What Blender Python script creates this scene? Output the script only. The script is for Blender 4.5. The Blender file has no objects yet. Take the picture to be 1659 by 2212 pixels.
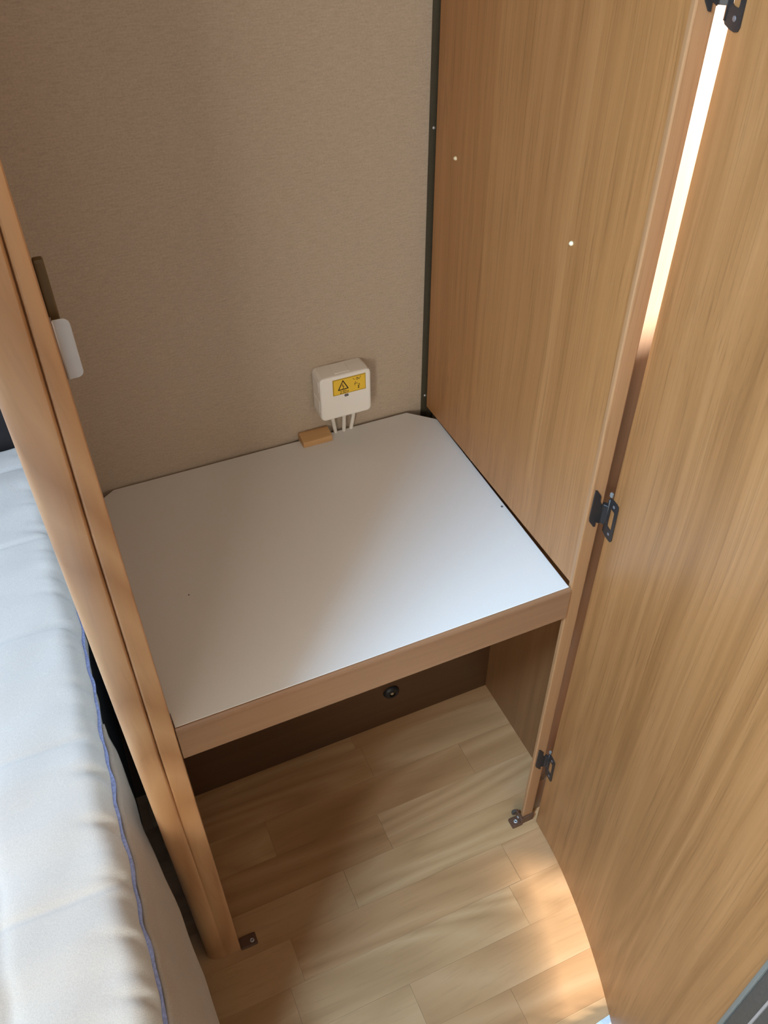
import bpy, bmesh, math, random
from mathutils import Vector, Matrix

# ------------------------------------------------------------------ camera
scene = bpy.context.scene
COL = scene.collection
CAM = Vector((-0.5346, -1.0543, 1.4871))
YAW, PITCH, ROLL, FPX = -0.4128, -0.7473, -0.0063, 1851.5
cy, sy, cp, sp = math.cos(YAW), math.sin(YAW), math.cos(PITCH), math.sin(PITCH)
fwd = Vector((-sy * cp, cy * cp, sp))
r0 = Vector((cy, sy, 0))
u0 = r0.cross(fwd)
rgt = math.cos(ROLL) * r0 + math.sin(ROLL) * u0
upv = -math.sin(ROLL) * r0 + math.cos(ROLL) * u0
cam_data = bpy.data.cameras.new('camera')
cam = bpy.data.objects.new('camera', cam_data)
COL.objects.link(cam)
m = Matrix((rgt, upv, -fwd)).transposed().to_4x4()
m.translation = CAM
cam.matrix_world = m
cam_data.sensor_fit = 'VERTICAL'
cam_data.sensor_height = 36.0
cam_data.lens = FPX / 2212.0 * 36.0
cam_data.clip_start = 0.02
scene.camera = cam

# ------------------------------------------------------------------ world, lights, exposure
scene.view_settings.view_transform = 'Standard'
scene.view_settings.look = 'None'
scene.view_settings.gamma = 1.0
scene.view_settings.use_curve_mapping = False
scene.view_settings.exposure = 0.0

world = bpy.data.worlds.new('sky')
scene.world = world
world.use_nodes = True
bg = world.node_tree.nodes['Background']
bg.inputs['Color'].default_value = (0.55, 0.72, 1.0, 1)
bg.inputs['Strength'].default_value = 0.25

def area_light(name, loc, target, sx, sy_, power, color):
    d = bpy.data.lights.new(name, 'AREA')
    d.shape = 'RECTANGLE'
    d.size, d.size_y, d.energy, d.color = sx, sy_, power, color
    o = bpy.data.objects.new(name, d)
    COL.objects.link(o)
    o.location = loc
    o.rotation_euler = (Vector(target) - Vector(loc)).to_track_quat('-Z', 'Y').to_euler()
    return o

# daylight through the roof hatch and the window over the bed, then added fills
hatch = area_light('hatch_daylight', (-1.02, -1.02, 1.915), (-1.02, -1.02, 0), 0.40, 0.13, 56.0, (0.46, 0.72, 1.0))
hatch.rotation_euler = (0, 0, math.radians(45))
area_light('bed_window_daylight', (-1.46, -1.80, 1.45), (0.0, -0.35, 1.0), 0.4, 0.5, 15.0, (1.0, 0.95, 0.86))
area_light('bed_fill', (-1.46, -0.10, 1.05), (-0.8, -0.4, 0.5), 0.6, 0.4, 14.0, (0.72, 0.84, 1.0))  # fill added to brighten the mattress, no window opening here
area_light('front_fill', (-0.45, -2.60, 1.45), (-0.3, 0, 0.9), 1.1, 0.6, 5.0, (1.0, 0.90, 0.78))  # broad warm fill added behind the camera
area_light('ceiling_fill', (-0.28, -1.0, 1.93), (-0.28, -0.75, 0), 0.35, 0.35, 1.5, (1.0, 0.86, 0.70))  # weak warm fill added from above, no lamp is modelled
sun_d = bpy.data.lights.new('low_sun', 'SUN')
sun_d.energy = 55.0
sun_d.angle = math.radians(5.0)
sun_d.color = (1.0, 0.95, 0.90)
sun = bpy.data.objects.new('low_sun', sun_d)
COL.objects.link(sun)
SUN_DIR = Vector((-0.85, 0.527, -0.0963))
sun.rotation_euler = SUN_DIR.to_track_quat('-Z', 'Y').to_euler()

# ------------------------------------------------------------------ materials
def new_mat(name):
    mt = bpy.data.materials.new(name)
    mt.use_nodes = True
    nt = mt.node_tree
    for n in list(nt.nodes):
        nt.nodes.remove(n)
    out = nt.nodes.new('ShaderNodeOutputMaterial')
    b = nt.nodes.new('ShaderNodeBsdfPrincipled')
    nt.links.new(b.outputs[0], out.inputs[0])
    return mt, nt, b

def N(nt, kind, **kw):
    n = nt.nodes.new(kind)
    for k, v in kw.items():
        if k.startswith('i_'):
            key = k[2:].replace('_', ' ')
            n.inputs[int(key) if key.isdigit() else key].default_value = v
        else:
            setattr(n, k, v)
    return n

def ramp(nt, stops):
    n = nt.nodes.new('ShaderNodeValToRGB')
    cr = n.color_ramp
    cr.elements[0].position, cr.elements[0].color = stops[0][0], (*stops[0][1], 1)
    cr.elements[1].position, cr.elements[1].color = stops[-1][0], (*stops[-1][1], 1)
    for p, c in stops[1:-1]:
        e = cr.elements.new(p)
        e.color = (*c, 1)
    return n

def g3(v):
    return (v, v, v)

def plain(name, color, rough=0.5, metal=0.0, noise=0.0, nscale=200.0, bump=0.0, spec=0.5):
    mt, nt, b = new_mat(name)
    b.inputs['Roughness'].default_value = rough
    b.inputs['Metallic'].default_value = metal
    b.inputs['Specular IOR Level'].default_value = spec
    if noise or bump:
        tc = N(nt, 'ShaderNodeTexCoord')
        nz = N(nt, 'ShaderNodeTexNoise', i_Scale=nscale, i_Detail=3.0)
        nt.links.new(tc.outputs['Object'], nz.inputs['Vector'])
        lo = tuple(max(0, c * (1 - noise)) for c in color)
        hi = tuple(min(1, c * (1 + noise)) for c in color)
        rp = ramp(nt, [(0.3, lo), (0.7, hi)])
        nt.links.new(nz.outputs[0], rp.inputs[0])
        nt.links.new(rp.outputs[0], b.inputs['Base Color'])
        if bump:
            bp = N(nt, 'ShaderNodeBump', i_Strength=bump, i_Distance=0.001)
            nt.links.new(nz.outputs[0], bp.inputs['Height'])
            nt.links.new(bp.outputs[0], b.inputs['Normal'])
    else:
        b.inputs['Base Color'].default_value = (*color, 1)
    return mt

def wood(name, dark, mid, light, axis='z', fine=260.0, along=3.0, rough=0.38, wave=0.5,
         per_object=False, cathedral=0.0, spec=0.5, streak=1.0):
    """printed wood laminate, grain running along one object axis"""
    mt, nt, b = new_mat(name)
    L = nt.links.new
    tc = N(nt, 'ShaderNodeTexCoord')
    vec = tc.outputs['Object']
    if per_object:
        oi = N(nt, 'ShaderNodeObjectInfo')
        mul = N(nt, 'ShaderNodeMath', operation='MULTIPLY', i_1=37.0)
        L(oi.outputs['Random'], mul.inputs[0])
        cmb = N(nt, 'ShaderNodeCombineXYZ')
        for i in range(3):
            L(mul.outputs[0], cmb.inputs[i])
        ad = N(nt, 'ShaderNodeVectorMath', operation='ADD')
        L(vec, ad.inputs[0]); L(cmb.outputs[0], ad.inputs[1])
        vec = ad.outputs[0]
    # slow warp so that the grain wanders
    wn = N(nt, 'ShaderNodeTexNoise', i_Scale=2.2, i_Detail=1.0)
    L(vec, wn.inputs['Vector'])
    sub = N(nt, 'ShaderNodeVectorMath', operation='SUBTRACT')
    sub.inputs[1].default_value = (0.5, 0.5, 0.5)
    L(wn.outputs['Color'], sub.inputs[0])
    scl = N(nt, 'ShaderNodeVectorMath', operation='SCALE')
    scl.inputs['Scale'].default_value = 0.03 * wave * 2
    L(sub.outputs[0], scl.inputs[0])
    add = N(nt, 'ShaderNodeVectorMath', operation='ADD')
    L(vec, add.inputs[0]); L(scl.outputs[0], add.inputs[1])
    wv = add.outputs[0]

    def stretched(across, along_):
        mp = N(nt, 'ShaderNodeMapping')
        mp.inputs['Scale'].default_value = {'x': (along_, across, across), 'y': (across, along_, across),
                                            'z': (across, across, along_)}[axis]
        L(wv, mp.inputs['Vector'])
        return mp.outputs[0]
    n1 = N(nt, 'ShaderNodeTexNoise', i_Scale=1.0, i_Detail=4.0, i_Roughness=0.6)
    L(stretched(fine * 0.5, along * 0.35), n1.inputs['Vector'])
    n2 = N(nt, 'ShaderNodeTexNoise', i_Scale=1.0, i_Detail=2.0)
    L(stretched(fine * 2.6, along * 3.5), n2.inputs['Vector'])
    n3 = N(nt, 'ShaderNodeTexNoise', i_Scale=1.0, i_Detail=1.0)
    L(stretched(fine * 0.12, along * 0.2), n3.inputs['Vector'])
    rp = ramp(nt, [(0.28, dark), (0.5, mid), (0.74, light)])
    mx = N(nt, 'ShaderNodeMix', data_type='FLOAT')
    mx.inputs[0].default_value = 0.42
    L(n1.outputs[0], mx.inputs[2]); L(n3.outputs[0], mx.inputs[3])
    src = mx.outputs[0]
    if cathedral:
        mp = N(nt, 'ShaderNodeMapping')
        mp.inputs['Scale'].default_value = {'x': (0.16, 1, 1), 'y': (1, 0.16, 1), 'z': (1, 1, 0.16)}[axis]
        L(vec, mp.inputs['Vector'])
        cn = N(nt, 'ShaderNodeTexNoise', i_Scale=5.0, i_Detail=1.5, i_Distortion=0.3)
        L(mp.outputs[0], cn.inputs['Vector'])
        m1 = N(nt, 'ShaderNodeMath', operation='MULTIPLY', i_1=26.0)
        L(cn.outputs[0], m1.inputs[0])
        m2 = N(nt, 'ShaderNodeMath', operation='PINGPONG', i_1=1.0)
        L(m1.outputs[0], m2.inputs[0])
        mx2 = N(nt, 'ShaderNodeMix', data_type='FLOAT')
        mx2.inputs[0].default_value = cathedral
        L(src, mx2.inputs[2]); L(m2.outputs[0], mx2.inputs[3])
        src = mx2.outputs[0]
    L(src, rp.inputs[0])
    col = rp.outputs[0]
    # fine dark pores
    r2 = ramp(nt, [(0.30, g3(1 - 0.30 * streak)), (0.46, g3(1.0))])
    L(n2.outputs[0], r2.inputs[0])
    ml = N(nt, 'ShaderNodeMix', data_type='RGBA', blend_type='MULTIPLY')
    ml.inputs[0].default_value = 1.0
    L(col, ml.inputs[6]); L(r2.outputs[0], ml.inputs[7])
    col = ml.outputs[2]
    if per_object:
        oi2 = N(nt, 'ShaderNodeObjectInfo')
        r3 = ramp(nt, [(0.0, (0.88, 0.82, 0.76)), (0.3, (0.98, 0.98, 0.97)), (0.7, (1.03, 1.06, 1.05)), (1.0, (0.98, 0.92, 0.88))])
        L(oi2.outputs['Random'], r3.inputs[0])
        m4 = N(nt, 'ShaderNodeMix', data_type='RGBA', blend_type='MULTIPLY')
        m4.inputs[0].default_value = 1.0
        L(col, m4.inputs[6]); L(r3.outputs[0], m4.inputs[7])
        col = m4.outputs[2]
    L(col, b.inputs['Base Color'])
    b.inputs['Roughness'].default_value = rough
    b.inputs['Specular IOR Level'].default_value = spec
    bp = N(nt, 'ShaderNodeBump', i_Strength=0.10, i_Distance=0.0005)
    L(n2.outputs[0], bp.inputs['Height'])
    L(bp.outputs[0], b.inputs['Normal'])
    return mt

M = {}
M['panel'] = wood('walnut_laminate', (0.255, 0.114, 0.036), (0.350, 0.164, 0.057), (0.440, 0.222, 0.086), 'z', 170, 1.4, streak=0.7)
M['door'] = wood('walnut_laminate_door', (0.250, 0.115, 0.039), (0.345, 0.166, 0.061), (0.430, 0.220, 0.089), 'z', 170, 1.4, cathedral=0.10, streak=0.7)
M['recess'] = wood('shaded_walnut_stile', (0.15, 0.095, 0.056), (0.19, 0.122, 0.075), (0.23, 0.152, 0.096), 'z', 150, 1.6, streak=0.3)  # walnut darkened to stand for the shade in the hinge gap
M['edge_band'] = wood('walnut_edge_band', (0.30, 0.155, 0.068), (0.37, 0.200, 0.094), (0.44, 0.250, 0.124), 'z', 170, 1.4, streak=0.5)
M['lower'] = wood('shaded_lower_board', (0.17, 0.080, 0.032), (0.215, 0.105, 0.043), (0.26, 0.13, 0.056), 'z', 150, 1.6, streak=0.3)  # brown wood darkened to stand for the shade under the shelf
M['post'] = wood('light_walnut_post', (0.44, 0.225, 0.098), (0.55, 0.305, 0.145), (0.63, 0.375, 0.190), 'z', 70, 1.6, rough=0.42, wave=1.4, streak=0.2, cathedral=0.30)
M['rail'] = wood('walnut_rail', (0.20, 0.105, 0.053), (0.250, 0.136, 0.072), (0.31, 0.178, 0.097), 'x', 100, 2.0, rough=0.4, streak=0.2)
M['dark_board'] = wood('shaded_dark_walnut', (0.065, 0.030, 0.013), (0.085, 0.040, 0.017), (0.11, 0.055, 0.024), 'x', 120, 3.0, streak=0.3)  # dark wood, darkened further for the shade in the foot well
M['plank'] = wood('oak_vinyl', (0.380, 0.215, 0.100), (0.465, 0.275, 0.134), (0.535, 0.335, 0.178), 'x', 80, 4.0, rough=0.34,
                  wave=1.2, per_object=True, cathedral=0.30, streak=0.25)
M['pale_wood'] = wood('pale_beech', (0.40, 0.22, 0.09), (0.52, 0.30, 0.13), (0.6, 0.38, 0.18), 'x', 200, 4.0, rough=0.6, streak=0.4)
M['white_board'] = plain('white_melamine', (0.72, 0.72, 0.71), 0.34, noise=0.02, nscale=900, bump=0.02)
M['white_plastic'] = plain('white_plastic', (0.86, 0.845, 0.80), 0.38)
M['cable_white'] = plain('white_cable_sheath', (0.80, 0.77, 0.71), 0.45)
M['black_metal'] = plain('black_painted_metal', (0.022, 0.021, 0.022), 0.38, spec=0.5, noise=0.2, nscale=700)
M['silver'] = plain('brushed_silver_plate', (0.50, 0.465, 0.44), 0.40, 0.4)
M['screw'] = plain('zinc_screw', (0.62, 0.65, 0.68), 0.3, 0.6)
M['screw_dark'] = plain('screw_recess', (0.03, 0.03, 0.035), 0.6)
M['brass'] = plain('dull_brass', (0.55, 0.48, 0.33), 0.35, 0.8)
M['black_rubber'] = plain('black_rubber', (0.012, 0.012, 0.014), 0.5)
M['olive_trim'] = plain('olive_trim_plastic', (0.055, 0.046, 0.028), 0.5, noise=0.1, nscale=300)
M['brown_plastic'] = plain('brown_plastic', (0.105, 0.05, 0.028), 0.45, noise=0.08, nscale=400)
M['brown_stop'] = plain('brown_stop', (0.10, 0.06, 0.02), 0.5)
M['pin'] = plain('ivory_shelf_pin', (0.82, 0.74, 0.52), 0.35)
M['yellow'] = plain('yellow_sticker', (0.85, 0.57, 0.045), 0.45)
M['yellow_edge'] = plain('yellow_sticker_edge', (0.52, 0.33, 0.02), 0.5)
M['ink'] = plain('dark_ink', (0.035, 0.018, 0.008), 0.5)
M['ink_faded'] = plain('faded_ink', (0.12, 0.078, 0.01), 0.5)
M['grey_screw'] = plain('grey_plastic_screw', (0.14, 0.125, 0.13), 0.4)
M['clip'] = plain('clear_plastic_clip', (0.20, 0.21, 0.21), 0.4)
M['edge_lip'] = plain('grey_edge_lip', (0.16, 0.165, 0.15), 0.4)
M['edge_dark'] = plain('charcoal_edge', (0.065, 0.058, 0.05), 0.5, noise=0.15, nscale=300)
M['edge_bead'] = plain('grey_bead', (0.30, 0.27, 0.25), 0.4)
M['bed_base'] = plain('charcoal_bed_base', (0.30, 0.34, 0.37), 0.7, noise=0.15, nscale=150)
M['dark_wall'] = plain('dark_headboard', (0.02, 0.018, 0.022), 0.8, noise=0.2, nscale=40)
M['shell'] = plain('cream_shell', (0.42, 0.36, 0.28), 0.7, noise=0.03, nscale=30)
M['piping'] = plain('blue_piping', (0.36, 0.45, 0.92), 0.65, noise=0.25, nscale=300, bump=0.2)
M['pale_panel'] = plain('pale_bounce_face', (0.66, 0.64, 0.60), 0.6, noise=0.03, nscale=60)  # pale only to bounce light

def wall_material():
    mt, nt, b = new_mat('taupe_textile_wallpaper')
    L = nt.links.new
    tc = N(nt, 'ShaderNodeTexCoord')
    n1 = N(nt, 'ShaderNodeTexNoise', i_Scale=420.0, i_Detail=3.0)
    mp = N(nt, 'ShaderNodeMapping')
    mp.inputs['Scale'].default_value = (60, 60, 520)
    L(tc.outputs['Object'], mp.inputs['Vector'])
    n2 = N(nt, 'ShaderNodeTexNoise', i_Scale=1.0, i_Detail=2.0)
    L(mp.outputs[0], n2.inputs['Vector'])
    L(tc.outputs['Object'], n1.inputs['Vector'])
    mx = N(nt, 'ShaderNodeMix', data_type='FLOAT')
    mx.inputs[0].default_value = 0.45
    L(n1.outputs[0], mx.inputs[2]); L(n2.outputs[0], mx.inputs[3])
    rp = ramp(nt, [(0.3, (0.400, 0.325, 0.243)), (0.7, (0.535, 0.450, 0.352))])
    L(mx.outputs[0], rp.inputs[0])
    L(rp.outputs[0], b.inputs['Base Color'])
    b.inputs['Roughness'].default_value = 0.62
    bp = N(nt, 'ShaderNodeBump', i_Strength=0.35, i_Distance=0.0007)
    L(mx.outputs[0], bp.inputs['Height'])
    L(bp.outputs[0], b.inputs['Normal'])
    return mt
M['wallpaper'] = wall_material()

def fabric(name, c1, c2):
    mt, nt, b = new_mat(name)
    L = nt.links.new
    tc = N(nt, 'ShaderNodeTexCoord')
    n1 = N(nt, 'ShaderNodeTexNoise', i_Scale=650.0, i_Detail=2.0)
    L(tc.outputs['Object'], n1.inputs['Vector'])
    rp = ramp(nt, [(0.3, c1), (0.7, c2)])
    L(n1.outputs[0], rp.inputs[0])
    L(rp.outputs[0], b.inputs['Base Color'])
    b.inputs['Roughness'].default_value = 0.9
    b.inputs['Specular IOR Level'].default_value = 0.2
    b.inputs['Sheen Weight'].default_value = 0.25
    bp = N(nt, 'ShaderNodeBump', i_Strength=0.3, i_Distance=0.0008)
    L(n1.outputs[0], bp.inputs['Height'])
    L(bp.outputs[0], b.inputs['Normal'])
    return mt
M['cover'] = fabric('cream_velour', (0.62, 0.64, 0.65), (0.71, 0.73, 0.735))
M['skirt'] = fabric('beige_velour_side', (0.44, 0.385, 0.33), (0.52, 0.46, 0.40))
M['knit'] = fabric('pale_blue_knit', (0.55, 0.68, 0.8), (0.75, 0.85, 0.92))

# ------------------------------------------------------------------ mesh helpers
def link_mesh(name, bm, mat, parent=None, smooth=False):
    me = bpy.data.meshes.new(name)
    bmesh.ops.recalc_face_normals(bm, faces=bm.faces)
    if smooth:
        for f in bm.faces:
            f.smooth = True
    bm.to_mesh(me)
    bm.free()
    me.materials.append(mat)
    o = bpy.data.objects.new(name, me)
    COL.objects.link(o)
    if parent:
        o.parent = parent
        o.matrix_parent_inverse = parent_inv(parent)
    return o

def parent_inv(p):
    # every mesh is built in world coordinates; only top-level things carry a location
    return Matrix.Translation(-p.location) if p.parent is None else Matrix.Identity(4)

def tag(o, label=None, cat=None, group=None, kind=None):
    if label: o['label'] = label
    if cat: o['category'] = cat
    if group: o['group'] = group
    if kind: o['kind'] = kind
    return o

def thing(name, label, cat, loc, group=None):
    o = bpy.data.objects.new(name, None)
    o.empty_display_size = 0.02
    COL.objects.link(o)
    o.location = loc
    return tag(o, label, cat, group)

def box_bm(x0, x1, y0, y1, z0, z1, bevel=0.0, seg=2, bm=None):
    own = bm is None
    t = bmesh.new()
    bmesh.ops.create_cube(t, size=1.0)
    for v in t.verts:
        v.co = Vector(((x0 + x1) / 2 + v.co.x * (x1 - x0), (y0 + y1) / 2 + v.co.y * (y1 - y0), (z0 + z1) / 2 + v.co.z * (z1 - z0)))
    if bevel:
        bmesh.ops.bevel(t, geom=list(t.edges), offset=bevel, segments=seg, affect='EDGES', profile=0.6)
    if own:
        return t
    merge(bm, t)
    return bm

def merge(bm, t):
    me = bpy.data.meshes.new('tmp')
    t.to_mesh(me); t.free()
    bm.from_mesh(me)
    bpy.data.meshes.remove(me)

def prism_bm(outline, axis, a0, a1, bevel=0.0, seg=2):
    """extrude a 2D outline along an axis; outline in the two remaining axes in xyz order"""
    bm = bmesh.new()
    def P(p, a):
        return {'x': (a, p[0], p[1]), 'y': (p[0], a, p[1]), 'z': (p[0], p[1], a)}[axis]
    lo = [bm.verts.new(P(p, a0)) for p in outline]
    hi = [bm.verts.new(P(p, a1)) for p in outline]
    bm.faces.new(lo); bm.faces.new(list(reversed(hi)))
    n = len(outline)
    for i in range(n):
        j = (i + 1) % n
        bm.faces.new((lo[i], hi[i], hi[j], lo[j]))
    bmesh.ops.recalc_face_normals(bm, faces=bm.faces)
    if bevel:
        bmesh.ops.bevel(bm, geom=list(bm.edges), offset=bevel, segments=seg, affect='EDGES', profile=0.6)
    return bm

def ring_prism_bm(outer, inner, axis, a0, a1):
    """a plate with a hole; outer and inner have the same number of points"""
    bm = bmesh.new()
    def P(p, a):
        return {'x': (a, p[0], p[1]), 'y': (p[0], a, p[1]), 'z': (p[0], p[1], a)}[axis]
    V = [[bm.verts.new(P(p, a)) for p in o] for o in (outer, inner) for a in (a0, a1)]
    ol, oh, il, ih = V
    n = len(outer)
    for i in range(n):
        j = (i + 1) % n
        bm.faces.new((ol[i], ol[j], il[j], il[i]))
        bm.faces.new((oh[i], ih[i], ih[j], oh[j]))
        bm.faces.new((ol[i], oh[i], oh[j], ol[j]))
        bm.faces.new((il[i], il[j], ih[j], ih[i]))
    return bm

def tube_bm(pts, r, seg=12, taper=None, bm=None):
    bm = bm or bmesh.new()
    pts = [Vector(p) for p in pts]
    rings = []
    up = None
    for i, p in enumerate(pts):
        t = (pts[min(i + 1, len(pts) - 1)] - pts[max(i - 1, 0)]).normalized()
        if up is None:
            up = t.orthogonal().normalized()
        up = (up - t * up.dot(t)).normalized()
        s = t.cross(up)
        rr = r[i] if isinstance(r, (list, tuple)) else r
        rings.append([bm.verts.new(p + rr * (math.cos(2 * math.pi * k / seg) * up + math.sin(2 * math.pi * k / seg) * s)) for k in range(seg)])
    for a, b in zip(rings, rings[1:]):
        for k in range(seg):
            l = (k + 1) % seg
            bm.faces.new((a[k], b[k], b[l], a[l]))
    bm.faces.new(list(reversed(rings[0]))); bm.faces.new(rings[-1])
    return bm

def lathe_bm(prof, loc, axis='z', seg=20, flip=False):
    """profile of (radius, height) turned about an axis through loc"""
    bm = bmesh.new()
    loc = Vector(loc)
    e = {'x': (Vector((0, 1, 0)), Vector((0, 0, 1)), Vector((1, 0, 0))),
         'y': (Vector((0, 0, 1)), Vector((1, 0, 0)), Vector((0, 1, 0))),
         'z': (Vector((1, 0, 0)), Vector((0, 1, 0)), Vector((0, 0, 1)))}[axis]
    a, b, c = e
    if flip:
        c = -c
    rings = []
    for r, h in prof:
        if r < 1e-7:
            rings.append([bm.verts.new(loc + c * h)])
        else:
            rings.append([bm.verts.new(loc + c * h + r * (math.cos(2 * math.pi * k / seg) * a + math.sin(2 * math.pi * k / seg) * b)) for k in range(seg)])
    for p, q in zip(rings, rings[1:]):
        for k in range(seg):
            l = (k + 1) % seg
            if len(p) == 1 and len(q) == 1:
                continue
            if len(p) == 1:
                bm.faces.new((p[0], q[k], q[l]))
            elif len(q) == 1:
                bm.faces.new((p[k], q[0], p[l]))
            else:
                bm.faces.new((p[k], q[k], q[l], p[l]))
    return bm

def smoothstep(a, b, x):
    t = max(0.0, min(1.0, (x - a) / (b - a)))
    return t * t * (3 - 2 * t)

rng = random.Random(11)

# ------------------------------------------------------------------ setting: floor with planks
floor = link_mesh('floor', box_bm(-1.52, 1.0, -2.7, 0.42, -0.03, -0.0032), M['brown_plastic'])
tag(floor, kind='structure')
ROW0, ROWW = -0.2595, 0.0715
fixed_joint = {0: -0.030, 1: -0.236, 2: -0.332, 3: -0.455, 4: -0.080, 5: -0.304, 6: -0.16, -1: -0.21}
for row in range(-2, 10):
    y1 = ROW0 - ROWW * row
    y0 = y1 - ROWW
    ln = 0.40
    off = fixed_joint.get(row, rng.uniform(-0.4, 0.0))
    k0 = int(math.floor((-0.80 - off) / ln))
    for k in range(k0, k0 + 4):
        x0 = off + k * ln
        x1 = x0 + ln
        if x1 < -0.75 or x0 > 0.25:
            continue
        pb = box_bm(x0 + 0.00015, x1 - 0.00015, y0 + 0.0001, y1 - 0.0001, -0.0032, rng.uniform(-0.0002, 0.0))
        link_mesh('plank', pb, M['plank'], floor)

# ------------------------------------------------------------------ setting: walls
wall_back = tag(link_mesh('wall_back', box_bm(-0.552, 0.105, 0.0005, 0.03, 0.0, 1.95), M['wallpaper']), kind='structure')

# partition on the left, behind the post
wall_left = bpy.data.objects.new('wall_left', None)
COL.objects.link(wall_left)
tag(wall_left, kind='structure')
link_mesh('bed_side_bounce', box_bm(-0.580, -0.558, -0.4285, 0.36, 0.0, 1.95), M['pale_panel'], wall_left)  # unseen face, made pale to bounce light down beside the mattress
link_mesh('closet_side_board', box_bm(-0.5579, -0.5535, -0.4285, -0.0003, 0.0, 1.95), M['panel'], wall_left)

# wardrobe side panel on the right with its front edge strip, lower board set back under it
wall_right = bpy.data.objects.new('wall_right', None)
COL.objects.link(wall_right)
tag(wall_right, kind='structure')
link_mesh('side_panel', box_bm(0.0, 0.0215, -0.4465, -0.0135, 0.6450, 1.95), M['panel'], wall_right)
link_mesh('front_edge_strip', prism_bm([(0.0, -0.4465), (0.0, -0.4508), (0.0006, -0.4520), (0.0016, -0.4525), (0.0200, -0.4525), (0.0212, -0.4520), (0.0215, -0.4508), (0.0215, -0.4465)], 'z', 0.0, 1.95), M['edge_band'], wall_right)
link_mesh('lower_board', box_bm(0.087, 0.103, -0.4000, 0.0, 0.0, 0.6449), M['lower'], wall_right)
for (yy, zz) in ((-0.071, 1.072), (-0.340, 1.073)):
    pin = lathe_bm([(0.0, 0.0032), (0.0014, 0.0030), (0.0024, 0.0018), (0.0026, 0.0)], (0.0, yy, zz), 'x', 14, flip=True)
    link_mesh('shelf_pin', pin, M['pin'], wall_right, True)
# board closing the gap behind the door hinges
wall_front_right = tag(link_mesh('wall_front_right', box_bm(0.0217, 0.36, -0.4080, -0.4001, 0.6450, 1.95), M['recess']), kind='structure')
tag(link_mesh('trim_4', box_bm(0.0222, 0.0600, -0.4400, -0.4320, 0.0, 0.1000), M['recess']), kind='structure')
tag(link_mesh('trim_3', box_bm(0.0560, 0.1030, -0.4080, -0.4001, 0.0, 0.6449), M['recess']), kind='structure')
# board at the back of the foot well
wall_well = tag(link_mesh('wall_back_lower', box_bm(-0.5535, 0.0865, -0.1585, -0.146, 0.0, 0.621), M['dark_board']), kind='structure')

# corner trim between wallpaper and panel
trim_1 = bpy.data.objects.new('trim_1', None)
COL.objects.link(trim_1)
tag(trim_1, kind='structure')
trim_bm = prism_bm([(-0.0045, -0.0005), (0.012, -0.0005), (0.012, -0.0132), (0.0065, -0.0132), (0.0045, -0.004), (-0.0045, -0.0028)], 'z', 0.60, 1.95)
link_mesh('corner_profile', trim_bm, M['olive_trim'], trim_1)
for zz in (1.089, 0.660, 1.52):
    s = lathe_bm([(0.0, 0.0016), (0.0013, 0.0014), (0.0021, 0.0006), (0.0022, 0.0)], (0.0012, -0.0035, zz), 'y', 12, flip=True)
    link_mesh('screw', s, M['screw'], trim_1, True)

# bed alcove walls, outer shell with its openings, ceiling
tag(link_mesh('wall_bed_end', box_bm(-1.52, -0.556, 0.362, 0.40, 0.0, 1.95), M['dark_wall']), kind='structure')
def holed_wall(name, axis, a0, a1, u0_, u1_, v0, v1, hole, mat):
    """wall slab with one rectangular opening (u horizontal, v = z)"""
    hu0, hu1, hv0, hv1 = hole
    ou = [(u0_, v0), (u1_, v0), (u1_, v1), (u0_, v1)]
    iu = [(hu0, hv0), (hu1, hv0), (hu1, hv1), (hu0, hv1)]
    return tag(link_mesh(name, ring_prism_bm(ou, iu, axis, a0, a1), mat), kind='structure')
holed_wall('wall_far_left', 'x', -1.56, -1.52, -2.7, 0.40, 0.0, 1.95, (-2.05, -1.55, 1.2, 1.7), M['shell'])
holed_wall('wall_far_right', 'x', 0.90, 0.94, -2.7, -0.44, 0.0, 1.95, (-1.47, -0.86, 0.06, 1.80), M['shell'])
holed_wall('wall_front', 'y', -2.74, -2.70, -1.56, 0.94, 0.0, 1.95, (-1.1, 0.2, 1.0, 1.7), M['shell'])
ceil = tag(link_mesh('ceiling', ring_prism_bm([(-1.56, -2.74), (0.94, -2.74), (0.94, 0.40), (-1.56, 0.40)],
            [(-1.22, -1.22), (-0.82, -1.22), (-0.82, -0.82), (-1.22, -0.82)], 'z', 1.95, 1.99), M['shell']), kind='structure')
tag(link_mesh('fill_blocker', box_bm(-0.55, 0.45, -1.76, -1.70, 0.0, 1.0), M['shell']), kind='structure')  # added out of view to keep the front fill from under the shelf
# added blockers out of view: one cuts the low sun, one shades the shelf
tag(link_mesh('sun_blocker', box_bm(0.70, 0.80, -0.985, -0.46, 0.0, 1.05), M['shell']), kind='structure')
tag(link_mesh('bed_light_blocker', prism_bm([(-0.715, -0.785), (-0.727, -0.767), (-1.51, -0.55), (-1.51, -0.58)], 'z', 0.76, 1.95), M['shell']), kind='structure')

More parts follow.
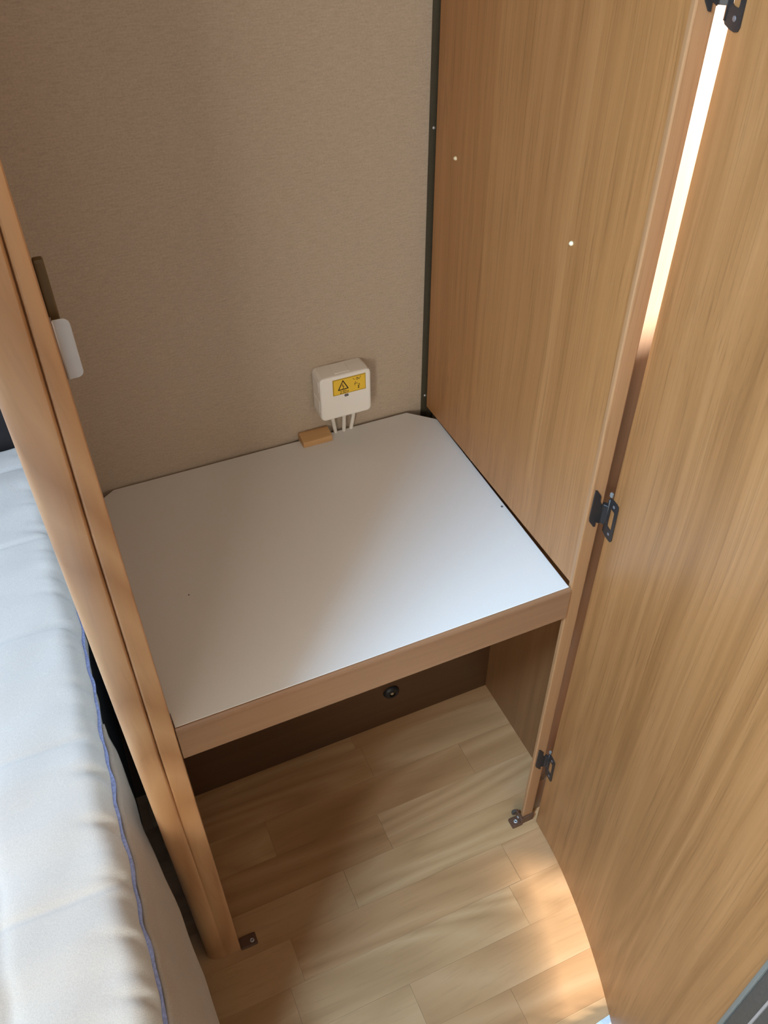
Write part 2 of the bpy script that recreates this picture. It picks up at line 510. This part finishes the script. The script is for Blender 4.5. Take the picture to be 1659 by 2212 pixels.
# ------------------------------------------------------------------ post on the left (rounded, with a seam)
def post_mesh():
    bm = bmesh.new()
    secs = []
    for z, xs, dep in ((0.0, -0.5600, 0.0), (0.30, -0.5600, 0.0), (0.46, -0.5595, 0.0035), (0.60, -0.5590, 0.0065), (0.95, -0.5545, 0.0065), (1.24, -0.5480, 0.0065), (1.95, -0.5380, 0.0065)):
        xr, xl, yf, yb = -0.5347, -0.5885, -0.4565, -0.4290
        w = 0.0011
        pts = [(xr, yb), (xr, yf + 0.0035), (xr - 0.001, yf + 0.001), (xr - 0.0035, yf),
               (xs + w + 0.0015, yf), (xs + w, yf + min(dep, 0.0012)), (xs, yf + dep), (xs - w, yf + min(dep, 0.0012)),
               (xs - w - 0.0015, yf - 0.0004)]
        xm = xs - w - 0.004
        for k in range(13):                                    # rounded nose towards the bed
            a = math.pi / 2 * k / 12
            pts.append((xl + (xm - xl) * (1 - math.sin(a)) if k else xm, yf - 0.0006 + 0.0165 * (1 - math.cos(a)) ** 1.25))
        pts.append((xl, yb))
        secs.append([bm.verts.new((x, y, z)) for x, y in pts])
    n = len(secs[0])
    for a, b in zip(secs, secs[1:]):
        for i in range(n):
            j = (i + 1) % n
            bm.faces.new((a[i], b[i], b[j], a[j]))
    bm.faces.new(list(reversed(secs[0]))); bm.faces.new(secs[-1])
    return bm
post = thing('door_post', 'rounded light walnut door post with a dark lengthwise seam beside the bed', 'post', (-0.56, -0.44, 0))
pm = link_mesh('post_body', post_mesh(), M['post'], post, True)
pm.data.set_sharp_from_angle(angle=math.radians(32))

# silver strike plate and brown stop on the post
strike = thing('strike_plate', 'small silver latch plate with rounded corners on the left post', 'latch plate', (-0.5347, -0.4382, 1.133))
def rounded(x0, x1, z0, z1, r, corners, n=5):
    pts = []
    for (cx, cz, a0, key) in ((x1, z0, -90, 'br'), (x1, z1, 0, 'tr'), (x0, z1, 90, 'tl'), (x0, z0, 180, 'bl')):
        if key in corners:
            ox = cx - r if key[1] == 'r' else cx + r
            oz = cz - r if key[0] == 't' else cz + r
            for i in range(n + 1):
                a = math.radians(a0 + 90 * i / n)
                pts.append((ox + r * math.cos(a), oz + r * math.sin(a)))
        else:
            pts.append((cx, cz))
    return pts
link_mesh('plate', prism_bm(rounded(-0.5337, -0.5213, 1.108, 1.1600, 0.0055, ('br', 'tr')), 'y', -0.4392, -0.4380, 0.0003, 1), M['silver'], strike)
link_mesh('plate_fold', tube_bm([(-0.5336, -0.4386, 1.1085), (-0.5336, -0.4386, 1.1595)], 0.0010, 10), M['silver'], strike, True)
link_mesh('fixing_leg', box_bm(-0.5346, -0.5336, -0.4386, -0.4300, 1.1095, 1.1585, 0.0003, 1), M['silver'], strike)
stop = tag(link_mesh('door_stop', box_bm(-0.5346, -0.5268, -0.4270, -0.4190, 1.100, 1.2020, 0.0022, 3), M['brown_stop']),
           'narrow dark brown stop strip on the post, above the silver latch plate', 'door stop')

# ------------------------------------------------------------------ shelf: white board with walnut front rail
H = 0.638
shelf = thing('closet_shelf', 'wide white shelf board with clipped corners and a walnut front rail', 'shelf', (-0.265, -0.23, H - 0.016))
outline = [(-0.5335, -0.4497), (-0.0014, -0.4497), (0.0045, -0.0445), (-0.034, -0.0071), (-0.518, -0.0034), (-0.5530, -0.0285), (-0.5530, -0.4280), (-0.5340, -0.4280)]
link_mesh('board', prism_bm(outline, 'z', H - 0.016, H, 0.0007, 1), M['white_board'], shelf)
link_mesh('front_rail', prism_bm([(-0.4499, 0.5785), (-0.4499, 0.6378), (-0.4512, 0.6376), (-0.4530, 0.6352), (-0.4542, 0.6325), (-0.4546, 0.6295), (-0.4546, 0.5800), (-0.4538, 0.5785)], 'x', -0.5338, -0.0006), M['rail'], shelf)
for i, (x, y) in enumerate(((-0.0045, -0.275), (-0.4675, -0.2566))):
    rad = 0.0019 if i == 0 else 0.0011
    link_mesh('screw', lathe_bm([(0, 0.0006), (rad * 0.8, 0.0006), (rad, 0.0002), (rad, 0.0)], (x, y, H), 'z', 12), M['grey_screw'], shelf, True)

# wooden wedge behind the shelf
wedge = prism_bm([(-0.0010, 0.622), (-0.0010, 0.6505), (-0.0060, 0.6515), (-0.0262, 0.6480), (-0.0272, 0.6382), (-0.0030, 0.6382), (-0.0030, 0.622)], 'x', -0.2225, -0.1735, 0.0004, 1)
tag(link_mesh('wooden_block', wedge, M['pale_wood']), 'small pale wooden block wedged behind the white shelf', 'block')

# ------------------------------------------------------------------ junction box, label, cables
jb = thing('junction_box', 'square white electrical junction box with yellow warning sticker on the wall', 'junction box', (-0.151, 0.0, 0.687))
BX0, BX1, BZ0, BZ1, BY = -0.1925, -0.1090, 0.6855, 0.7635, -0.0365
def rrect(x0, x1, z0, z1, r, n=5):
    return rounded(x0, x1, z0, z1, r, ('br', 'tr', 'tl', 'bl'), n)
def loft(sections, axis='y'):
    bm = bmesh.new()
    rings = [[bm.verts.new((p[0], y, p[1])) for p in ol] for y, ol in sections]
    n = len(rings[0])
    for a, b in zip(rings, rings[1:]):
        for i in range(n):
            j = (i + 1) % n
            bm.faces.new((a[i], b[i], b[j], a[j]))
    bm.faces.new(list(reversed(rings[0]))); bm.faces.new(rings[-1])
    return bm
base = loft([(-0.0002, rrect(BX0 + 0.001, BX1 - 0.001, BZ0 + 0.001, BZ1 - 0.001, 0.007)),
             (-0.0125, rrect(BX0 + 0.0005, BX1 - 0.0005, BZ0 + 0.0005, BZ1 - 0.0005, 0.007))])
link_mesh('back_box', base, M['white_plastic'], jb)
lid = loft([(-0.0128, rrect(BX0, BX1, BZ0, BZ1, 0.0075)), (BY + 0.0040, rrect(BX0, BX1, BZ0, BZ1, 0.0075)),
            (BY + 0.0018, rrect(BX0 + 0.0005, BX1 - 0.0005, BZ0 + 0.0005, BZ1 - 0.0005, 0.0072)),
            (BY + 0.0005, rrect(BX0 + 0.0018, BX1 - 0.0018, BZ0 + 0.0018, BZ1 - 0.0018, 0.0065)),
            (BY, rrect(BX0 + 0.0038, BX1 - 0.0038, BZ0 + 0.0038, BZ1 - 0.0038, 0.005))])
link_mesh('lid', lid, M['white_plastic'], jb)
# knock-outs in the top and the left side
for xa, xb in ((-0.1655, -0.1410),):
    link_mesh('knockout', box_bm(xa, xb, -0.0300, -0.0030, BZ1 - 0.001, BZ1 + 0.0007, 0.0005, 1), M['white_plastic'], jb)
for za, zb in ((0.7370, 0.7560), (0.700, 0.722)):
    link_mesh('knockout', box_bm(BX0 - 0.0007, BX0 + 0.001, -0.0300, -0.0050, za, zb, 0.0005, 1), M['white_plastic'], jb)
ps = link_mesh('lid_screw', loft([(BY - 0.0008, rrect(-0.1538, -0.1470, 0.7238, 0.7278, 0.0019)), (BY + 0.001, rrect(-0.1540, -0.1468, 0.7236, 0.7280, 0.0019))]), M['grey_screw'], jb)
# sticker
SX0, SX1, SZ0, SZ1 = -0.1722, -0.1182, 0.7290, 0.7575
st = link_mesh('warning_sticker', box_bm(SX0, SX1, BY - 0.0003, BY, SZ0, SZ1), M['yellow_edge'], jb)
tag(st, 'yellow warning sticker')
link_mesh('sticker_field', box_bm(SX0 + 0.0018, SX1 - 0.0012, BY - 0.0005, BY - 0.0003, SZ0 + 0.0016, SZ1 - 0.0018), M['yellow'], st)
def sticker_pt(a, b):
    """sticker drawing grid: a 0..1 rightwards, b 0..1 downwards"""
    return (SX0 + a * (SX1 - SX0), SZ1 - b * (SZ1 - SZ0))
def stroke(bm, pts, w, y):
    pp = [Vector(sticker_pt(*p)) for p in pts]
    for p, q in zip(pp, pp[1:]):
        d = (q - p).normalized()
        n = Vector((-d.y, d.x)) * w / 2
        e = d * w * 0.35
        vs = [bm.verts.new((c.x, y, c.y)) for c in (p - n - e, q - n + e, q + n + e, p + n - e)]
        f = bm.faces.new(vs)
        ex = bmesh.ops.extrude_face_region(bm, geom=[f])
        for v in ex['geom']:
            if isinstance(v, bmesh.types.BMVert):
                v.co.y -= 0.00015
def crop_to_sticker(p):
    ox, oy = 245.0, 490.0
    ax, ay = 1065.0, -255.0
    bx, by = 25.0, 480.0
    det = ax * by - bx * ay
    dx, dy = p[0] - ox, p[1] - oy
    return ((dx * by - bx * dy) / det, (ax * dy - dx * ay) / det)
sym = bmesh.new()
tri = [crop_to_sticker(p) for p in ((578, 480), (750, 697), (440, 780))]
stroke(sym, tri + [tri[0]], 0.0016, BY - 0.0005)
stroke(sym, [crop_to_sticker(p) for p in ((580, 580), (560, 645), (610, 640), (590, 715))], 0.0010, BY - 0.0005)
link_mesh('warning_triangle', sym, M['ink'], st)
txt = bmesh.new()
def glyph(ch, ox, oy, w, h):
    segs = {'2': [[(0, .1), (.5, 0), (1, .2), (.9, .45), (0, 1), (1, 1)]],
            '3': [[(0, 0), (1, 0), (.4, .42), (1, .65), (.8, 1), (0, 1)]],
            '0': [[(0, 0), (1, 0), (1, 1), (0, 1), (0, 0)]],
            'v': [[(0, .35), (.5, 1), (1, .35)]]}[ch]
    for s in segs:
        stroke(txt, [(ox + a * w, oy + b * h) for a, b in s], 0.00075, BY - 0.0005)
for ch, ox in (('2', 0.215), ('3', 0.285), ('0', 0.350), ('v', 0.425)):
    glyph(ch, ox, 0.775, 0.042, 0.15)
link_mesh('voltage_text', txt, M['ink_faded'], st)
scr = bmesh.new()
for s in ([(900, 400), (930, 435), (975, 425)],
          [(1020, 375), (1012, 420), (1045, 440), (1070, 410), (1045, 380), (1020, 375)],
          [(1040, 370), (1110, 410), (1150, 325)],
          [(1000, 490), (975, 540), (962, 615)], [(955, 570), (1010, 545), (1060, 545)],
          [(1080, 575), (1120, 555), (1125, 605)], [(1065, 605), (1105, 640), (1070, 695), (1110, 690)],
          [(1115, 605), (1075, 640), (1112, 690)]):
    stroke(scr, [crop_to_sticker(p) for p in s], 0.0007, BY - 0.0005)
link_mesh('sticker_writing', scr, M['ink_faded'], st)

def bez(p0, p1, p2, n=12):
    p0, p1, p2 = map(Vector, (p0, p1, p2))
    return [(1 - t) ** 2 * p0 + 2 * t * (1 - t) * p1 + t * t * p2 for t in [i / n for i in range(n + 1)]]
for nm, a, b_, c in (('leftmost', (-0.1690, -0.012, 0.688), (-0.1650, -0.012, 0.662), (-0.1560, -0.004, 0.600)),
                     ('middle', (-0.1470, -0.014, 0.688), (-0.1475, -0.013, 0.660), (-0.1470, -0.0045, 0.600)),
                     ('rightmost', (-0.1270, -0.012, 0.688), (-0.1300, -0.011, 0.665), (-0.1400, -0.0040, 0.600))):
    o = link_mesh('cable', tube_bm(bez(a, b_, c), 0.0031, 12), M['cable_white'], None, True)
    tag(o, 'white cable under the junction box, %s of the three' % nm, 'cable', 'cables below the junction box')

# ------------------------------------------------------------------ curved wardrobe door
door_pts = [(0.0240, -0.4630), (0.0204, -0.5136), (0.0155, -0.5557), (0.0014, -0.6359), (-0.0202, -0.7218), (-0.0445, -0.7949), (-0.0690, -0.8560), (-0.1000, -0.9260)]
TILT = 0.0030      # the door leans a little
def interp(y):
    """inner face x of the door for a given y (smooth curve through the points)"""
    P = door_pts
    for k in (0, len(P) - 2):                                  # straight on beyond both ends
        if (k == 0 and y > P[0][1]) or (k and y < P[-1][1]):
            return P[k][0] + (y - P[k][1]) * (P[k + 1][0] - P[k][0]) / (P[k + 1][1] - P[k][1])
    for i in range(len(P) - 1):
        if P[i][1] >= y >= P[i + 1][1] or i == len(P) - 2:
            t = (y - P[i][1]) / (P[i + 1][1] - P[i][1])
            def tang(k):
                a, b = P[max(k - 1, 0)], P[min(k + 1, len(P) - 1)]
                return (b[0] - a[0]) / (b[1] - a[1])
            d = P[i + 1][1] - P[i][1]
            m0, m1 = tang(i) * d, tang(i + 1) * d
            return (2*t**3 - 3*t**2 + 1) * P[i][0] + (t**3 - 2*t**2 + t) * m0 + (-2*t**3 + 3*t**2) * P[i+1][0] + (t**3 - t**2) * m1
DY0, DY1, DT = -0.4630, -0.9260, 0.0165
def door_normal(y):
    s = (interp(y + 0.002) - interp(y - 0.002)) / 0.004      # dx/dy
    return Vector((1.0, -s, 0)).normalized()                  # points to the outer side
def door_strip(y_a, y_b, off0, off1, n, zb, zt, bev=0.0012):
    bm = bmesh.new()
    rings = []
    for i in range(n + 1):
        y = y_a + (y_b - y_a) * i / n
        p = Vector((interp(y), y, 0)); nn = door_normal(y)
        a, b = p + nn * off0, p + nn * off1
        z0 = zb(y)
        rings.append([bm.verts.new((q.x + TILT * z, q.y, z)) for q, z in ((a, z0), (b, z0), (b, zt), (a, zt))])
    for a, b in zip(rings, rings[1:]):
        for k in range(4):
            l = (k + 1) % 4
            bm.faces.new((a[k], b[k], b[l], a[l]))
    bm.faces.new(list(reversed(rings[0]))); bm.faces.new(rings[-1])
    bmesh.ops.recalc_face_normals(bm, faces=bm.faces)
    if bev:
        es = [e for e in bm.edges if len(e.link_faces) == 2 and e.calc_face_angle(0) > 1.0]
        bmesh.ops.bevel(bm, geom=es, offset=bev, segments=2, affect='EDGES', profile=0.6)
    return bm
zb_door = lambda y: 0.003 + 0.0070 * min(1.0, (DY0 - y) / 0.10)
wd = thing('wardrobe_door', 'tall curved walnut wardrobe door standing open on the right', 'door', (0.0, -0.69, 0.0))
link_mesh('door_leaf', door_strip(DY0, -0.9250, 0.0, DT, 48, zb_door, 1.93), M['door'], wd)
et = link_mesh('edge_seal', door_strip(-0.9255, -0.9300, -0.0030, DT + 0.001, 2, zb_door, 1.93, 0.0008), M['edge_lip'], wd)
tag(et, 'grey sealing lip along the free edge')
link_mesh('edge_profile', door_strip(-0.9301, -0.9480, -0.0010, DT, 4, zb_door, 1.93, 0.0008), M['edge_dark'], wd)
link_mesh('edge_bead', door_strip(-0.9481, -0.9505, -0.0022, DT, 1, zb_door, 1.93, 0.0005), M['edge_bead'], wd)
link_mesh('edge_profile', door_strip(-0.9506, -0.9680, -0.0010, DT, 4, zb_door, 1.93, 0.0008), M['edge_dark'], wd)

# ------------------------------------------------------------------ hinges
FRAME_LEAF = [(0.0045, 0.0336), (0.0076, 0.0320), (0.0148, 0.0209), (0.0152, 0.0118), (0.0192, 0.0045), (0.0206, -0.0265), (0.0150, -0.0226), (0.0157, -0.0302), (0.0126, -0.0294), (0.0049, -0.0178), (0.0038, -0.0123)]
DL_OUT = [(-0.4586, 0.0176), (-0.4600, 0.0184), (-0.4634, 0.0190), (-0.4730, 0.0188), (-0.4760, 0.0178), (-0.4772, 0.0142), (-0.4782, -0.0373), (-0.4768, -0.0405),
          (-0.4729, -0.0415), (-0.4660, -0.0405), (-0.4600, -0.0384), (-0.4581, -0.0352), (-0.4575, -0.0253), (-0.4586, 0.0042)]
DL_IN = [(-0.4628, 0.0044), (-0.4632, 0.0050), (-0.4645, 0.0050), (-0.4700, 0.0048), (-0.4716, 0.0044), (-0.4722, 0.0030), (-0.4726, -0.0225), (-0.4722, -0.0242),
         (-0.4710, -0.0250), (-0.4670, -0.0246), (-0.4650, -0.0240), (-0.4638, -0.0232), (-0.4634, -0.0200), (-0.4630, 0.0020)]
def make_hinge(zc, label):
    xd = door_pts[0][0] + TILT * zc
    h = thing('hinge', label, 'hinge', (xd, -0.462, zc), 'wardrobe door hinges')
    link_mesh('frame_leaf', prism_bm([(x, z + zc) for x, z in FRAME_LEAF], 'y', -0.4544, -0.4526, 0.0004, 1), M['black_metal'], h)
    # knuckle with pin between the two leaves
    link_mesh('knuckle', prism_bm([(0.0190, -0.4542), (0.0212, -0.4545), (xd - 0.0022, -0.4595), (xd - 0.0006, -0.4590), (xd + 0.0020, -0.4540), (xd - 0.0006, -0.4500), (0.0222, -0.4490), (0.0218, -0.4524)], 'z', zc - 0.0255, zc + 0.0050, 0.0004, 1), M['black_metal'], h)
    link_mesh('hinge_pin', tube_bm([(xd - 0.0008, -0.4590, zc - 0.036), (xd - 0.0008, -0.4590, zc + 0.016)], 0.0017, 12), M['black_metal'], h, True)
    # door leaf: a flat plate with a rectangular cut-out on the inner face of the door
    bm = ring_prism_bm([(y, z + zc) for y, z in DL_OUT], [(y, z + zc) for y, z in DL_IN], 'x', 0.0, 1.0)
    for v in bm.verts:
        yq = min(v.co.y, DY0)
        v.co.x = interp(yq) + TILT * zc - 0.0003 - 0.0013 * (1 - v.co.x)
    link_mesh('door_leaf_plate', bm, M['black_metal'], h)
    for yy, dz in ((-0.4690, 0.0115), (-0.4700, -0.0325)):
        link_mesh('screw', lathe_bm([(0, 0.0007), (0.0016, 0.0006), (0.0023, 0.0)], (interp(yy) + TILT * zc - 0.0016, yy, zc + dz), 'x', 12, flip=True), M['grey_screw'], h, True)
    link_mesh('retaining_clip', box_bm(xd - 0.0022, xd + 0.0008, -0.4615, -0.4572, zc + 0.0200, zc + 0.0262, 0.0008, 2), M['clip'], h)
    return h
make_hinge(1.3440, 'black metal hinge at the top edge of the picture, topmost on the wardrobe door')
make_hinge(0.776, 'black metal hinge near the white shelf, middle one on the wardrobe door')
make_hinge(0.2060, 'black metal hinge near the floor, lowest on the wardrobe door')

# ------------------------------------------------------------------ brown corner blocks with screws on the floor
def corner_block(name, label, x0, x1, y0, y1, zt, sx, sy_, side):
    b = thing(name, label, 'bracket', ((x0 + x1) / 2, (y0 + y1) / 2, 0))
    link_mesh('foot_plate', box_bm(x0, x1, y0, y1, 0.0003, zt, 0.0022, 3), M['brown_plastic'], b)
    link_mesh('screw', lathe_bm([(0, 0.0003), (0.0013, 0.0003), (0.0014, 0.0012), (0.0030, 0.0013), (0.0036, 0.0005), (0.0037, 0.0)], (sx, sy_, zt), 'z', 20), M['screw'], b, True)
    link_mesh('screw_recess', lathe_bm([(0, 0.0008), (0.0012, 0.0008), (0.0012, 0.0)], (sx, sy_, zt + 0.0001), 'z', 6), M['screw_dark'], b)
    return b
cb = corner_block('corner_bracket', 'brown corner bracket with white-ringed screw at the foot of the wardrobe edge', -0.0215, -0.0008, -0.4585, -0.4400, 0.0075, -0.0115, -0.4500, 1)
link_mesh('upright_plate', box_bm(-0.0055, -0.0006, -0.4580, -0.4360, 0.0075, 0.0215, 0.0015, 2), M['brown_plastic'], cb)
link_mesh('side_screw', lathe_bm([(0, 0.0014), (0.0020, 0.0012), (0.0028, 0.0)], (-0.0055, -0.4470, 0.0135), 'x', 14, flip=True), M['screw'], cb, True)
ds = link_mesh('cap_flap', box_bm(-0.0125, -0.0040, -0.4395, -0.4340, 0.0110, 0.0215, 0.0022, 3), M['edge_dark'], cb)
lb = corner_block('corner_bracket', 'brown corner bracket with small screw at the foot of the left post', -0.5342, -0.5060, -0.4600, -0.4400, 0.0045, -0.5140, -0.4520, -1)
# foot plate closing the wardrobe edge at the floor
tag(link_mesh('trim_2', box_bm(0.0, 0.0228, -0.4560, -0.4527, 0.0, 0.0200, 0.0008, 1), M['brown_plastic']), kind='structure')

# round black fitting at the back of the foot well
fit = thing('pipe_fitting', 'round black fitting with a shiny centre under the shelf', 'fitting', (-0.130, -0.159, 0.102))
link_mesh('rubber_ring', lathe_bm([(0.0062, 0.008), (0.0090, 0.0085), (0.0135, 0.007), (0.0160, 0.003), (0.0165, 0.0)], (-0.130, -0.1587, 0.102), 'y', 24, flip=True), M['black_rubber'], fit, True)
link_mesh('metal_core', lathe_bm([(0, 0.0075), (0.0030, 0.0070), (0.0050, 0.0045), (0.0062, 0.0)], (-0.130, -0.1590, 0.102), 'y', 16, flip=True), M['brass'], fit, True)

# ------------------------------------------------------------------ bed
bed = tag(link_mesh('sleeping_platform', box_bm(-1.50, -0.636, -2.0, 0.355, 0.0, 0.395, 0.004, 1), M['bed_base']),
          'charcoal grey platform under the mattress, seen beside the post', 'platform')
def xpipe(y):
    return -0.6305 + 0.009 * smoothstep(-0.45, 0.0, y) + 0.0012 * math.sin(y * 47) + 0.0008 * math.sin(y * 113 + 1)
def zpipe(y):
    return 0.4760 + 0.002 * math.sin(y * 31 + 0.5) + 0.0012 * math.sin(y * 83)
SEAMS = [-1.17, -0.955, -0.745, -0.533, -0.320, -0.112, 0.088, 0.29]
def pucker(y):
    a = math.sin(y * 96 + 1.6 * math.sin(y * 19)) + 0.7 * math.sin(y * 171 + 2.0) + 0.4 * math.sin(y * 263 + 0.7 * math.sin(y * 41))
    return 0.6 - 0.55 * math.exp(-1.2 * (a + 0.6)) if a > -0.6 else 0.05 + (a + 0.6) * 0.9
def mattress_mesh():
    bm = bmesh.new()
    ys = [-1.25 + 1.60 * i / 420 for i in range(421)]
    # profile parameter: d = distance along the surface from the piping towards the middle
    ds = [0.0, 0.003, 0.006, 0.010, 0.014, 0.019, 0.024, 0.030, 0.036, 0.043, 0.050, 0.058, 0.067, 0.078, 0.090, 0.105, 0.125, 0.145, 0.157, 0.163, 0.169, 0.190, 0.24, 0.32, 0.45, 0.62, 0.85]
    rows = []
    for y in ys:
        xp, zp = xpipe(y), zpipe(y)
        row = [bm.verts.new((xp - 0.006, y, 0.398)), bm.verts.new((xp + 0.001, y, zp - 0.035)), bm.verts.new((xp + 0.001, y, zp - 0.006))]
        sd = min(abs(y - s) for s in SEAMS)
        for d in ds:
            # rounded shoulder, radius about 45 mm, then a gentle crown
            R = 0.033
            th = min(d / R, math.pi / 2)
            x = xp - R * (1 - math.cos(th)) * 0.92 - max(0, d - R * math.pi / 2)
            z = zp + R * math.sin(th) * 1.02
            z += 0.008 * smoothstep(0.07, 0.35, d)
            # puckers gathered at the piping
            amp = 0.0042 * smoothstep(0.0, 0.010, d) * (1 - smoothstep(0.025, 0.080, d))
            k = pucker(y - 0.35 * d) * amp
            x += k * math.cos(th); z += k * (0.4 + 0.6 * math.sin(th))
            # cross quilting seams
            q = 0.0034 * math.exp(-(sd / 0.0040) ** 2) + 0.0016 * math.exp(-(sd / 0.022) ** 2)
            q *= smoothstep(0.006, 0.05, d)
            z -= q; x -= q * 0.5 * (1 - smoothstep(0.04, 0.08, d))
            # lengthwise seam
            z -= 0.004 * math.exp(-((d - 0.163) / 0.006) ** 2)
            z += 0.0012 * math.sin(y * 37 + d * 60) * smoothstep(0.04, 0.1, d)
            row.append(bm.verts.new((x, y, z)))
        rows.append(row)
    for a, b in zip(rows, rows[1:]):
        for k in range(len(a) - 1):
            bm.faces.new((a[k], b[k], b[k + 1], a[k + 1]))
    for e, rev in ((rows[0], False), (rows[-1], True)):      # end faces down to the base
        low = [bm.verts.new((v.co.x, v.co.y, 0.398)) for v in e[1:]]
        low = [e[0]] + low
        for k in range(len(e) - 1):
            f = (e[k], e[k + 1], low[k + 1], low[k]) if k else (e[0], e[1], low[1])
            bm.faces.new(f if not rev else tuple(reversed(f)))
    return bm
mat = thing('mattress', 'cream quilted mattress with blue piping along its puckered edge', 'mattress', (-1.0, -0.45, 0.40))
link_mesh('mattress_cover', mattress_mesh(), M['cover'], mat, True)
pp = [(xpipe(y) + 0.0016, y, zpipe(y) - 0.001) for y in [-1.25 + 1.59 * i / 260 for i in range(261)]]
rad = [0.0026 + 0.0006 * math.sin(i * 0.9) + 0.0004 * math.sin(i * 0.37) for i in range(261)]
tag(link_mesh('piping', tube_bm(pp, rad, 10), M['piping'], mat, True), 'blue-grey piping cord')
# fabric side panel hanging from the piping, ends just before the post
SK_EDGE = [(0.47, -0.285, -0.6225), (0.45, -0.315, -0.6200), (0.40, -0.410, -0.6140), (0.306, -0.500, -0.6010), (0.19, -0.548, -0.5965), (0.09, -0.568, -0.5990), (0.0, -0.575, -0.6010)]
def skirt_mesh():
    bm = bmesh.new()
    nz, ny = 40, 110
    def edge(z):
        for (za, ya, xa), (zb_, yb_, xb_) in zip(SK_EDGE, SK_EDGE[1:]):
            if za >= z >= zb_:
                t = (za - z) / (za - zb_)
                return ya + (yb_ - ya) * t, xa + (xb_ - xa) * t
        return (SK_EDGE[0][1:] if z > SK_EDGE[0][0] else SK_EDGE[-1][1:])
    grid = []
    for i in range(ny + 1):
        t = i / ny
        row = []
        for k in range(nz + 1):
            s = k / nz
            ztop = 0.4715
            z = ztop * (1 - s) + 0.006 * s
            yend, xend = edge(z)
            y = -1.25 + (yend + 1.25) * t
            zz = z + (zpipe(y) - 0.476) * (1 - s) ** 2
            x = xend + (xpipe(y) + 0.6305 - 0.006 * smoothstep(-0.45, 0.0, y)) * (1 - s)
            x += 0.0012 * math.sin(y * 55 + s * 4) * smoothstep(0.1, 0.6, s)
            if s < 0.04:
                x = min(x, xpipe(y) + 0.003 + 0.1 * s)
            row.append(bm.verts.new((x, y, zz)))
        grid.append(row)
    for a, b in zip(grid, grid[1:]):
        for k in range(nz):
            bm.faces.new((a[k], b[k], b[k + 1], a[k + 1]))
    return bm
sk = link_mesh('bed_skirt', skirt_mesh(), M['skirt'], None, True)
sk.modifiers.new('thickness', 'SOLIDIFY').thickness = 0.005
sk.modifiers['thickness'].offset = -1
tag(sk, 'beige fabric side panel hanging below the blue piping of the bed', 'bed skirt')

# corner of a pale blue knitted mat on the floor by the door
def mat_mesh():
    bm = bmesh.new()
    n = 26
    g = []
    for i in range(n + 1):
        row = []
        for j in range(n + 1):
            u, v = i / n, j / n
            x = -0.064 + 0.095 * u
            y = -0.900 + 0.1175 * v - 0.004 * (1 - u) ** 2
            edge = min(u, 1 - u, v, 1 - v)
            z = 0.0015 + 0.0045 * smoothstep(0.0, 0.12, edge) + 0.0012 * math.sin(x * 1500) * math.sin(y * 1500)
            row.append(bm.verts.new((x, y, z)))
        g.append(row)
    for a, b in zip(g, g[1:]):
        for k in range(n):
            bm.faces.new((a[k], a[k + 1], b[k + 1], b[k]))
    return bm
mt_ = link_mesh('floor_mat', mat_mesh(), M['knit'], None, True)
tag(mt_, 'corner of a pale blue knitted mat on the floor beside the curved door', 'mat')
